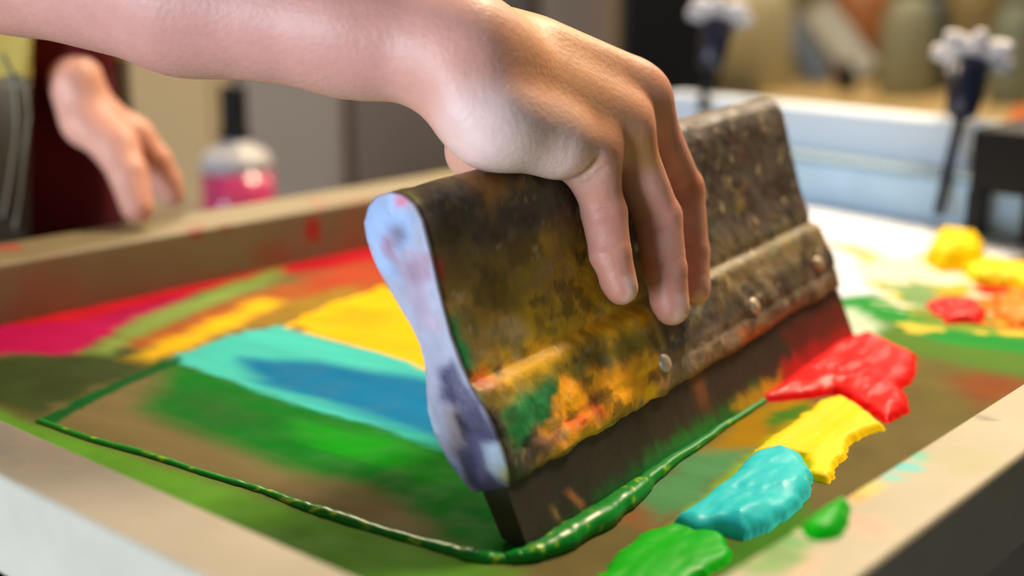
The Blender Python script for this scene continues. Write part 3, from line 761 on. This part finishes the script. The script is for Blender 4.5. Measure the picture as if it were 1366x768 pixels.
# --- arms, torso and legs
FD = np.array([.75, -.66, 0]); FD /= np.linalg.norm(FD); RD = np.array([-.66, -.75, 0]); RD /= np.linalg.norm(RD)
TC = np.array([-.475, .945, 0])
el_r = D(-205, -165, .575); mid_r = D(250, -12, .533)
sh_r = TC + RD * .185 + FD * .06 + Z * 1.40
sh_l = TC - RD * .185 + FD * .06 + Z * 1.40
arm_r = U(.010, cap_(W_, D(470, 34, .520), .0236, .0275), cap_(D(470, 34, .520), mid_r, .0275, .0335), cap_(mid_r, D(20, -74, .556), .0335, .0365), cap_(D(20, -74, .556), el_r, .0365, .039), cap_(el_r, sh_r, .040, .055))
wl = D(101, 110, .895); el_l = D(86, -200, .985)
mcl = [D(178, 182, .915), D(182, 186, .935), D(184, 190, .955), D(182, 194, .972)]
hand_l = U(.008,
    U(.012, cap_(wl, D(122, 158, .90), .0155, .0165), cap_(D(112, 145, .90), mcl[0], .0160, .0130), cap_(D(112, 142, .915), mcl[1], .016, .0125),
      cap_(D(110, 140, .93), mcl[2], .0150, .012), cap_(D(108, 140, .94), mcl[3], .014, .011), cap_(D(117, 166, .892), D(155, 196, .884), .0155, .0140)),
    U(.0012, U(.0015, cap_(D(153, 192, .884), D(171, 232, .876), .0145, .0132), cap_(D(171, 232, .876), D(183, 276, .871), .0132, .0112)),
      U(.0015, cap_(mcl[0], D(208, 214, .92), .0128, .0115), cap_(D(208, 214, .92), D(224, 243, .926), .0115, .0102), cap_(D(224, 243, .926), D(230, 258, .928), .0102, .009)),
      U(.0015, cap_(mcl[1], D(207, 222, .944), .0115, .0105), cap_(D(207, 222, .944), D(220, 250, .948), .0105, .0085)),
      U(.0015, cap_(mcl[2], D(204, 226, .966), .0105, .0095), cap_(D(204, 226, .966), D(212, 250, .97), .0095, .0075)),
      U(.0015, cap_(mcl[3], D(200, 226, .986), .0098, .0088), cap_(D(200, 226, .986), D(206, 247, .99), .0088, .007))))
arm_l = U(.02, cap_(wl, wl * .5 + el_l * .5, .0155, .0225), cap_(wl * .5 + el_l * .5, el_l, .0235, .033), cap_(el_l, sh_l, .038, .052))
def tz(r, f, z): return TC + RD * r + FD * f + Z * z
torso = U(.06, cap_(tz(-.075, 0, .95), tz(.075, 0, .95), .115, .115), cap_(tz(-.07, .005, 1.08), tz(.07, .005, 1.08), .108, .108),
    cap_(tz(-.085, .03, 1.25), tz(.085, .03, 1.25), .112, .112), cap_(tz(-.12, .05, 1.38), tz(.12, .05, 1.38), .075, .075), cap_(tz(0, .06, 1.40), tz(0, .10, 1.53), .062, .056))
hc = tz(0, .15, 1.655)
FH = (FD * .8 - Z * .6)       # the head is bowed towards the print
UH = (FD * .6 + Z * .8)
def hd(r, f, u): return hc + RD * r + FH * f + UH * u
head = U(.014, cap_(hd(0, -.015, .02), hd(0, .012, .018), .088, .080, RD, .86), cap_(hd(0, .03, -.06), hd(0, .048, -.085), .052, .036),
    cap_(hd(-.03, .055, -.015), hd(.03, .055, -.015), .026, .026), cap_(hd(0, .082, .0), hd(0, .104, -.034), .008, .0125), cap_(hd(-.016, .088, -.062), hd(.016, .088, -.062), .0085, .0085),
    cap_(hd(-.03, .076, .022), hd(.03, .076, .022), .013, .013), cap_(hd(.078, -.005, .01), hd(.079, -.008, -.03), .015, .010, FH, .9), cap_(hd(-.078, -.005, .01), hd(-.079, -.008, -.03), .015, .010, FH, .9))
head = ('sub', .006, head, U(0, cap_(hd(-.034, .096, .0), hd(-.026, .096, .0), .011, .011), cap_(hd(.026, .096, .0), hd(.034, .096, .0), .011, .011), cap_(hd(-.02, .1005, -.062), hd(.02, .1005, -.062), .0016, .0016)))
eyes = U(0, cap_(hd(-.030, .078, .0), hd(-.030, .078, .0), .012, .012), cap_(hd(.030, .078, .0), hd(.030, .078, .0), .012, .012))
legs = [U(.03, cap_(tz(s_ * .085, 0, .92), tz(s_ * .10, .01, .50), .088, .058), cap_(tz(s_ * .10, .01, .50), tz(s_ * .105, -.02, .09), .056, .040),
         cap_(tz(s_ * .105, -.02, .06), tz(s_ * .115, .13, .045), .040, .034)) for s_ in (-1, 1)]
body = U(.012, U(.03, torso, arm_l, arm_r, *legs), U(0.004, hand_r), hand_l, U(.02, head), eyes)
bp_all = np.vstack([W_, mid_r, el_r, sh_r, sh_l, el_l, wl] + [tz(.25, .3, 0), tz(-.25, -.2, 1.85), tz(.25, -.2, 0)])
fr = np.array([J for J_, _ in fjoints for J in J_] + [W_, tj[2]]); flo, fhi = fr.min(0) - .03, fr.max(0) + .03
fl = np.array(mcl + [wl, D(184, 281, .871), D(206, 248, .99)]); llo, lhi = fl.min(0) - .022, fl.max(0) + .022
FS = .0021
xs = axis_grid(-1.02, .15, [(flo[0], fhi[0], FS), (llo[0], lhi[0], .004)], .011)
ys = axis_grid(.40, 1.38, [(flo[1], fhi[1], FS), (llo[1], lhi[1], .004)], .011)
zs = axis_grid(-.005, 1.80, [(flo[2], fhi[2], FS), (llo[2], lhi[2], .004), (1.55, 1.76, .006)], .012)
Vb, Fb = polygonise(body, xs, ys, zs)
# skin colour: a little redder over the joints, pale nails, a trace of yellow ink between the knuckles
skin = np.tile(lin((208, 150, 130)), (len(Vb), 1))
def blend(p, rad, colr, amt):
    global skin
    d = np.linalg.norm(Vb - p, axis=1); al = (1 - sstep(d, rad * .4, rad)) * amt
    skin = skin * (1 - al[:, None]) + lin(colr) * al[:, None]
nz_ = 1 + .10 * fbm(Vb[:, 0] * 60, Vb[:, 1] * 60 + Vb[:, 2] * 60, 4)
skin *= nz_[:, None]
for m_ in mcp[:3]: blend(m_ + UPV * .008 - FWD * .006, .016, (214, 140, 118), .55)
for J, Rr in fjoints:
    for i in (1, 2): blend(J[i] - FWD * .008, .013, (204, 132, 112), .5)
    blend(J[3] - FWD * .005, .016, (206, 130, 112), .55)
blend(D(862, 205, .553), .011, (206, 150, 60), .5); blend(D(852, 190, .546), .008, (204, 158, 70), .45); blend(D(932, 250, .585), .008, (190, 120, 60), .4)
blend(D(700, 20, .53), .05, (222, 166, 112), .4)  # warm lamplight on the back of the hand, tinted into the skin
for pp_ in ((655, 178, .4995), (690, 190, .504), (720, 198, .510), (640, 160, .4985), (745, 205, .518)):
    blend(D(*pp_), .026, (236, 208, 200), .45)  # paler palm-side skin, with the cool light on the hand's heel painted in
for u_, v_ in ((0, 0), (120, 20), (240, 40), (360, 60), (470, 80)): blend(D(u_, v_, .505), .075, (196, 138, 128), .35)  # dimmer, cooler light along the forearm, painted as a darker skin tint
blend(D(800, 95, .545), .05, (222, 160, 108), .5); blend(D(735, 85, .53), .05, (222, 164, 112), .45)  # more lamplight warmth painted over the back of the hand
# nails on the backs of the finger tips
for J, Rr in fjoints[:4]:
    dr = J[3] - J[2]; dr /= np.linalg.norm(dr); sdv = SD - dr * (SD @ dr); sdv /= np.linalg.norm(sdv); out_ = np.cross(sdv, dr)
    if out_ @ (-SN) < 0: out_ = -out_
    c0 = J[3] + dr * .0015
    p = Vb - c0; l_ = p @ dr; w_ = p @ sdv; o_ = p @ out_
    al = (1 - sstep(np.abs(l_) / .0062, .8, 1.1)) * (1 - sstep(np.abs(w_) / (Rr[3] * .72), .8, 1.1)) * (o_ > .001) * .8
    skin = skin * (1 - al[:, None]) + lin((226, 178, 160)) * al[:, None]
# eyes and mouth
for s_ in (-1, 1):
    blend(hd(s_ * .030, .090, 0), .012, (225, 220, 214), .9); blend(hd(s_ * .030, .091, -.002), .006, (50, 36, 28), 1)
blend(hd(0, .097, -.062), .02, (176, 96, 86), .6)
person = thing('person', (TC[0], TC[1], 0), 'person in khaki jacket reaching across the screen, one hand gripping the squeegee', 'person')
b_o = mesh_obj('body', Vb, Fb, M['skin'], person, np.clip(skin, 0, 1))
m_ = b_o.modifiers.new('smooth', 'SMOOTH'); m_.factor = .3; m_.iterations = 2
# --- clothing, grown around the body
shirt_sdf = U(.05, U(.06, *torso[2][:4]), cap_(sh_r, sh_r * .25 + el_r * .75, .066, .056), cap_(sh_l, el_l, .062, .044), cap_(el_l, wl * .5 + el_l * .5, .044, .031), cap_(wl * .5 + el_l * .5, wl * .86 + el_l * .14, .031, .0215), cap_(tz(0, .06, 1.40), tz(0, .075, 1.46), .070, .062))
def wrinkle(P, d, a=.003): return d - .006 - a * (np.sin(P[:, 2] * 60 + 9 * P[:, 0]) * np.sin(P[:, 0] * 40 - P[:, 1] * 34 + 1.3))
gx = axis_grid(-.95, .05, [], .010); gy = axis_grid(.42, 1.40, [], .010)
Vs, Fs = polygonise(shirt_sdf, gx, gy, axis_grid(.83, 1.56, [], .010), lambda P, d: np.maximum(wrinkle(P, d), .85 - P[:, 2]))
mesh_obj('shirt', Vs, Fs, M['shirt'], person)
tr_sdf = U(.04, cap_(tz(-.075, 0, .95), tz(.075, 0, .95), .120, .120), *[U(.03, cap_(tz(s_ * .085, 0, .90), tz(s_ * .10, .01, .50), .098, .072), cap_(tz(s_ * .10, .01, .50), tz(s_ * .105, -.02, .10), .070, .062)) for s_ in (-1, 1)])
Vs, Fs = polygonise(tr_sdf, gx, gy, axis_grid(.03, 1.1, [], .011), lambda P, d: np.maximum(np.maximum(wrinkle(P, d, .002), P[:, 2] - .90), .07 - P[:, 2]))
mesh_obj('trousers', Vs, Fs, M['trousers'], person)
for s_ in (-1, 1):
    Vs, Fs = polygonise(U(.02, cap_(tz(s_ * .105, -.035, .055), tz(s_ * .115, .135, .042), .050, .044)), gx, gy, axis_grid(-.004, .14, [], .009), lambda P, d: np.maximum(d, .001 - P[:, 2]))
    mesh_obj('shoe', Vs, Fs, M['black'], person)
Vs, Fs = polygonise(U(.02, cap_(hd(0, -.018, .028), hd(0, .004, .03), .094, .084, RD, .88)), axis_grid(-.65, -.05, [], .007), axis_grid(.6, 1.1, [], .007), axis_grid(1.5, 1.82, [], .007),
                    lambda P, d: np.maximum(d - .003 * np.sin(P[:, 0] * 160) * np.sin(P[:, 2] * 120), np.maximum((P - hc) @ FH - .052 - .25 * ((P - hc) @ UH), -((P - hc) @ UH) - .03)))
mesh_obj('hair', Vs, Fs, M['hair'], person)
# open jacket: covers the side nearest the camera and the back, its front edge hanging straight down
ed = D(52, 180, .86); edn = np.cross(ray(52, 180), Z); edn /= np.linalg.norm(edn)
if edn[0] < 0: edn = -edn
def jk(P, d):
    o_ = d - .026 - .003 * np.sin(P[:, 2] * 35 + 14 * P[:, 0]) * np.sin(P[:, 1] * 30)
    shell = np.maximum(o_, -(d - .0115))
    front_open = ((P - ed) @ edn) + .012 * np.sin(P[:, 2] * 9)
    frontness = (P - TC) @ FD
    keep = np.minimum(front_open, frontness - .03)      # open in front only
    return np.maximum(np.maximum(shell, keep), .80 - P[:, 2])
Vs, Fs = polygonise(shirt_sdf, axis_grid(-.95, .05, [], .006), axis_grid(.42, 1.40, [], .006), axis_grid(.79, 1.56, [], .009), jk)
jacket = mesh_obj('jacket', Vs, Fs, M['jacket'], person)
# lower part of the jacket is a greyer panel, with pale piped seams
from mathutils.bvhtree import BVHTree
hem = D(40, 112, .80)[2]
jacket.data.materials.append(M['jpanel'])
for p in jacket.data.polygons:
    if p.center.z < hem: p.material_index = 1
tree = BVHTree.FromPolygons([tuple(v) for v in Vs], [tuple(int(i) for i in f) for f in Fs])
def on_jacket(u, v):
    h = tree.ray_cast(Vector(CAM), Vector(ray(u, v)))
    return None if h[0] is None else np.array(h[0])
for pts in ([(2, 72), (14, 96), (21, 125), (22, 180), (14, 235), (4, 290)], [(38, 116), (37, 170), (30, 230), (20, 305)], [(2, 115), (20, 113), (40, 112)]):
    P = [q for q in (on_jacket(u, v) for u, v in pts) if q is not None]
    if len(P) > 2:
        P = np.array([tuple(tree.find_nearest(Vector(q))[0]) for q in catmull(P, 30)]); V_, F_ = tube_mesh(P, [.0014] * 30, 8)
        mesh_obj('seam', V_, F_, M['piping'], jacket)

# ------------------------------------------------------------------ the press: table, clamp and its knobs
press = thing('press_table', AB(.6, .45, 0), 'black steel press table carrying the printing screen', 'table')
def abbox(name, alo, ahi, blo, bhi, zlo, zhi, m_, parent, bevel=.003):
    k = SKEW if parent.name.startswith('screen_clamp') else 0.0
    bm = bmesh.new(); add_box(bm, AB((alo + ahi) / 2 + k * ((blo + bhi) / 2 - .48 * S), (blo + bhi) / 2, (zlo + zhi) / 2), A * (ahi - alo) / 2, (B + A * k) * (bhi - blo) / 2, Z * (zhi - zlo) / 2)
    return bm_obj(name, bm, m_, parent, bevel=bevel)
abbox('table_top', a0o + .05, a1o + .10, b0o + .05, b1o - .05, T - .03, T - .0035, M['black'], press)
for aa in (a0o + .12, a1o - .1):
    for bb in (b0o + .12, b1o - .12):
        abbox('leg', aa - .025, aa + .025, bb - .025, bb + .025, 0, T - .03, M['black'], press)
clamp = thing('screen_clamp', AB(a1o + .02, .5, T), 'pale blue screen clamp with black screw knobs behind the far bar', 'clamp')
cz = T + HB
clo, chi = .36, .70
ch = abbox('clamp_channel', a1o + .002, a1o + .040, .395, .78, T + .006, cz + .046, M['clamp'], clamp, .006)
abbox('lower_jaw', a1o - .040, a1o + .045, .395, .78, cz + .0005, cz + .006, M['jaw'], clamp, .002)
def jaw(u, v, w, hgt):
    pass
br = abbox('end_bracket', a1i - .03, a1o + .06, .30, .392, cz + .0005, cz + .05, M['black'], clamp, .004)
abbox('bracket_plate', a1i - .032, a1i - .012, .318, .345, T + .002, cz + .05, M['black'], clamp, .002)
abbox('bracket_plate', a1i - .032, a1i - .012, .378, .392, T + .002, cz + .002, M['black'], clamp, .002)
abbox('bracket_plate', a1i - .10, a1i - .012, .19, .30, T + .002, cz + .058, M['black'], clamp, .004)
lob = lambda t: 1 + .26 * math.cos(7 * t)
def knob(top, foot):
    top = np.array(top); foot = np.array(foot); ax = (top - foot); L_ = np.linalg.norm(ax); ax /= L_
    rod = lathe_obj('screw_rod', [(.0044, 0), (.0044, L_)], foot, M['black'], clamp, ax, 16)
    lathe_obj('collar', [(.006, -.05), (.013, -.045), (.0155, -.02), (.0155, 0), (.011, .004)], top, M['navy'], rod, ax, 24)
    k = lathe_obj('star_knob', [(.010, 0), (.024, .002), (.028, .005), (.028, .013), (.023, .017), (.008, .018)], top + ax * .002, M['white'], rod, ax, 96, lob, )
    return rod
kt = D(1296, 88, 1.09); kf = at_plane(1256, 240, AB(a1i - .012, 0, 0), A)
knob(kt, D(1252, 285, 1.05))
k2 = D(958, 32, 1.32); knob(k2, D(935, 150, 1.30))
# ------------------------------------------------------------------ the room behind
def struct(name, lo, hi, m_): 
    o = box_obj(name, lo, hi, m_, bevel=0); return tag(o, kind='structure')
struct('floor', (-4, -2.5, -.08), (5, 6, 0), M['floor'])
struct('wall_back', (-4, 5.2, 0), (5, 5.35, 2.9), M['wall2'])
struct('wall_left', (-2.15, 1.0, 0), (-2.0, 5.2, 2.9), M['wall'])
struct('wall_right', (4.2, -2.5, 0), (4.35, 5.2, 2.9), M['wall2'])

# cabinets seen under the forearm
cab = thing('cabinet', (-1.15, 3.0, 0), 'plain beige tall cabinet beyond the resting hand', 'cabinet')
box_obj('body', (-1.75, 2.6, .0), (-.56, 3.1, 1.9), M['wall'], cab, .01); box_obj('door', (-1.70, 2.585, .1), (-.60, 2.602, 1.85), M['wall'], cab, .004)
cab = thing('cabinet', (-.3, 3.0, 0), 'grey brown tall cabinet behind the pink bottle', 'cabinet')
box_obj('body', (-.55, 2.6, 0), (-.335, 3.1, 1.9), M['grey_cab'], cab, .01); box_obj('door', (-.545, 2.585, .1), (-.34, 2.602, 1.85), M['grey_cab'], cab, .004)
cab = thing('cabinet', (-.2, 3.0, 0), 'dark brown low cabinet between bottle and wrist', 'cabinet')
box_obj('body', (-.33, 2.62, 0), (.05, 3.1, 1.9), M['brown_cab'], cab, .01); box_obj('door', (-.325, 2.605, .1), (.045, 2.622, 1.85), M['brown_cab'], cab, .004)
cab = thing('cabinet', (.2, 3.0, 0), 'tan wooden cabinet edge left of the black column', 'cabinet')
box_obj('body', (.055, 2.6, 0), (.20, 3.1, 1.9), M['tan_cab'], cab, .01); box_obj('door', (.06, 2.585, .1), (.195, 2.602, 1.85), M['tan_cab'], cab, .004)
colm = thing('press_column', (.28, 2.2, 0), 'black press column standing behind the knuckles', 'press column')
box_obj('post', (.19, 2.2, .02), (.352, 2.32, 2.0), M['black'], colm, .008); box_obj('base_plate', (.15, 2.15, 0), (.40, 2.37, .02), M['black'], colm, .004)

# bottle on a side table beyond the long bar
bt = thing('side_table', (-.38, 1.62, 0), 'low brown side table behind the long frame bar', 'table')
box_obj('table_top', (-.62, 1.42, .755), (-.10, 1.80, .785), M['brown_cab'], bt, .004)
for x in (-.59, -.13):
    for y in (1.45, 1.77): box_obj('leg', (x - .02, y - .02, 0), (x + .02, y + .02, .755), M['brown_cab'], bt, .003)
bb = D(319, 290, 1.53); bb[2] = .785
bot = thing('ink_bottle', bb, 'pink filled bottle with tall black cap behind the frame', 'bottle')
lathe_obj('bottle_body', [(.036, 0), (.041, .004), (.042, .05), (.042, .095)], bb, M['pink'], bot)
lathe_obj('shoulder', [(.042, .0951), (.041, .108), (.034, .118), (.018, .126), (.016, .132)], bb, M['white'], bot)
lathe_obj('cap', [(.0175, .1321), (.0175, .140), (.0155, .143), (.0150, .19), (.0145, .194)], bb, M['black'], bot)

# work table with clutter, far right
wt = thing('work_table', (1.0, 2.6, 0), 'wide pale wooden work table at the back right', 'table')
def tbl(P, Q_, z0, z1, m_, parent, name):
    pass
bm = bmesh.new(); tcen = np.array([1.56, 2.84, .785]); tdir = np.array([math.cos(math.radians(-12)), math.sin(math.radians(-12)), 0]); tper = np.array([-tdir[1], tdir[0], 0])
add_box(bm, tcen, tdir * 1.0, tper * .80, Z * .018); bm_obj('table_top', bm, M['wood'], wt, bevel=.004)
for sx in (-.92, .92):
    for sy in (-.7, .7):
        bm = bmesh.new(); p = tcen + tdir * sx + tper * sy; add_box(bm, (p[0], p[1], .3835), tdir * .025, tper * .025, Z * .3835); bm_obj('leg', bm, M['wood'], wt, bevel=.003)
ZT = .8032
def on_table(u, v): p = at_z(u, v, ZT); return p
def jug(u, v, w, h, m_, label, cat='jug', capm=None, name='ink_jug'):
    p = on_table(u, v); dd = (p - CAM) @ FWD; r = w / 2 * dd / FPX; hh = h * dd / FPX
    t = thing(name, p, label, cat)
    lathe_obj('jug_body', [(r * .9, 0), (r, .01), (r, hh * .62), (r * .8, hh * .78), (r * .45, hh * .88)], p, m_, t)
    lathe_obj('lid', [(r * .48, hh * .8801), (r * .48, hh * .97), (r * .4, hh)], p, capm or m_, t)
    return t
K = {}
def cm_(n, c): K[n] = mat(n, c, rough=.5, mottle=.08, mscale=10); return K[n]
jug(1005, 118, 95, 170, cm_('khaki_plastic', (172, 164, 128)), 'khaki plastic jug on the work table right of the black column')
jug(1205, 128, 70, 150, cm_('sage_plastic', (126, 128, 104)), 'sage grey jug in the middle of the work table')
jug(1235, 122, 50, 140, cm_('teal_plastic', (48, 62, 62)), 'dark teal jug beside the sage grey jug')
jug(1146, 103, 75, 150, cm_('orange_plastic', (150, 92, 44)), 'orange brown jug behind the pale leaning board')
jug(1290, 116, 70, 165, cm_('olive_plastic', (120, 104, 62)), 'olive jug with red lid behind the star knob', capm=cm_('red_lid', (190, 24, 14)))
jug(1345, 140, 60, 150, cm_('grey_green_plastic', (104, 112, 96)), 'grey green jug at the right end of the work table')
jug(1362, 182, 34, 40, cm_('orange_jar', (222, 110, 40)), 'small orange jar at the right table edge', 'jar', name='ink_jar')
def slab(u, v, w, h, lean, m_, label, cat='board', name='board'):
    p = on_table(u, v); dd = (p - CAM) @ FWD; ww = w / 2 * dd / FPX; hh = h / 2 * dd / FPX
    bm = bmesh.new(); up = Z * math.cos(.35) + Y * math.sin(.35); s = X * math.cos(lean) + up * math.sin(lean); u2 = -X * math.sin(lean) + up * math.cos(lean)
    c = p + Z * (abs(math.sin(lean)) * ww + abs(math.cos(lean)) * hh) * math.cos(.35)
    add_box(bm, c, s * ww, np.cross(s, u2) * .008, u2 * hh)
    return tag(bm_obj(name, bm, m_, bevel=.004), label, cat)
slab(1062, 112, 32, 120, .5, cm_('slate_blue_board', (84, 98, 118)), 'slate blue board leaning beside the khaki jug')
slab(1118, 109, 44, 110, .62, cm_('pale_grey_board', (160, 160, 150)), 'pale grey board leaning against the orange jug')
jug(1128, 122, 26, 40, M['black'], 'small black jar under the pale grey board', 'jar', name='ink_jar')

# ------------------------------------------------------------------ light
def area(name, loc, tgt, size, energy, colr, sy=None):
    l = bpy.data.lights.new(name, 'AREA'); l.energy = energy; l.color = colr; l.size = size
    if sy: l.shape = 'RECTANGLE'; l.size_y = sy
    o = bpy.data.objects.new(name, l); o.location = loc
    o.rotation_euler = (Vector(tgt) - Vector(loc)).to_track_quat('-Z', 'Y').to_euler(); COL.objects.link(o); return o
area('window_daylight', (-2.35, -2.15, .98), (0, .6, .98), 1.4, 218, (.72, .85, 1.0), 1.4)
area('ceiling_lamp', (.72, 1.5, 2.6), (.1, .7, .9), .5, 72, (1.0, .79, .54))
area('ceiling_lamp', (-.5, 2.9, 2.8), (-.4, 2.2, .6), .9, 80, (1.0, .80, .55))
area('ceiling_lamp', (1.8, 3.4, 2.8), (1.3, 3.0, .6), .9, 36, (1.0, .85, .65))
w = bpy.data.worlds.new('world'); SC.world = w; w.use_nodes = True
w.node_tree.nodes['Background'].inputs[0].default_value = (.62, .68, .78, 1); w.node_tree.nodes['Background'].inputs[1].default_value = .12

# ------------------------------------------------------------------ camera
cd = bpy.data.cameras.new('camera'); cam = bpy.data.objects.new('camera', cd); COL.objects.link(cam); SC.camera = cam
cam.location = tuple(CAM); cam.rotation_euler = (math.pi / 2 - PITCH, 0, 0)
cd.sensor_width = 36; cd.lens = 36 * FPX / 1366; cd.clip_start = .02
cd.dof.use_dof = True; cd.dof.focus_distance = .535; cd.dof.aperture_fstop = 3.8; cd.dof.aperture_blades = 0
SC.view_settings.view_transform = 'Standard'; SC.view_settings.look = 'None'; SC.view_settings.exposure = -0.08; SC.view_settings.gamma = 1.0
SC.view_settings.use_curve_mapping = False
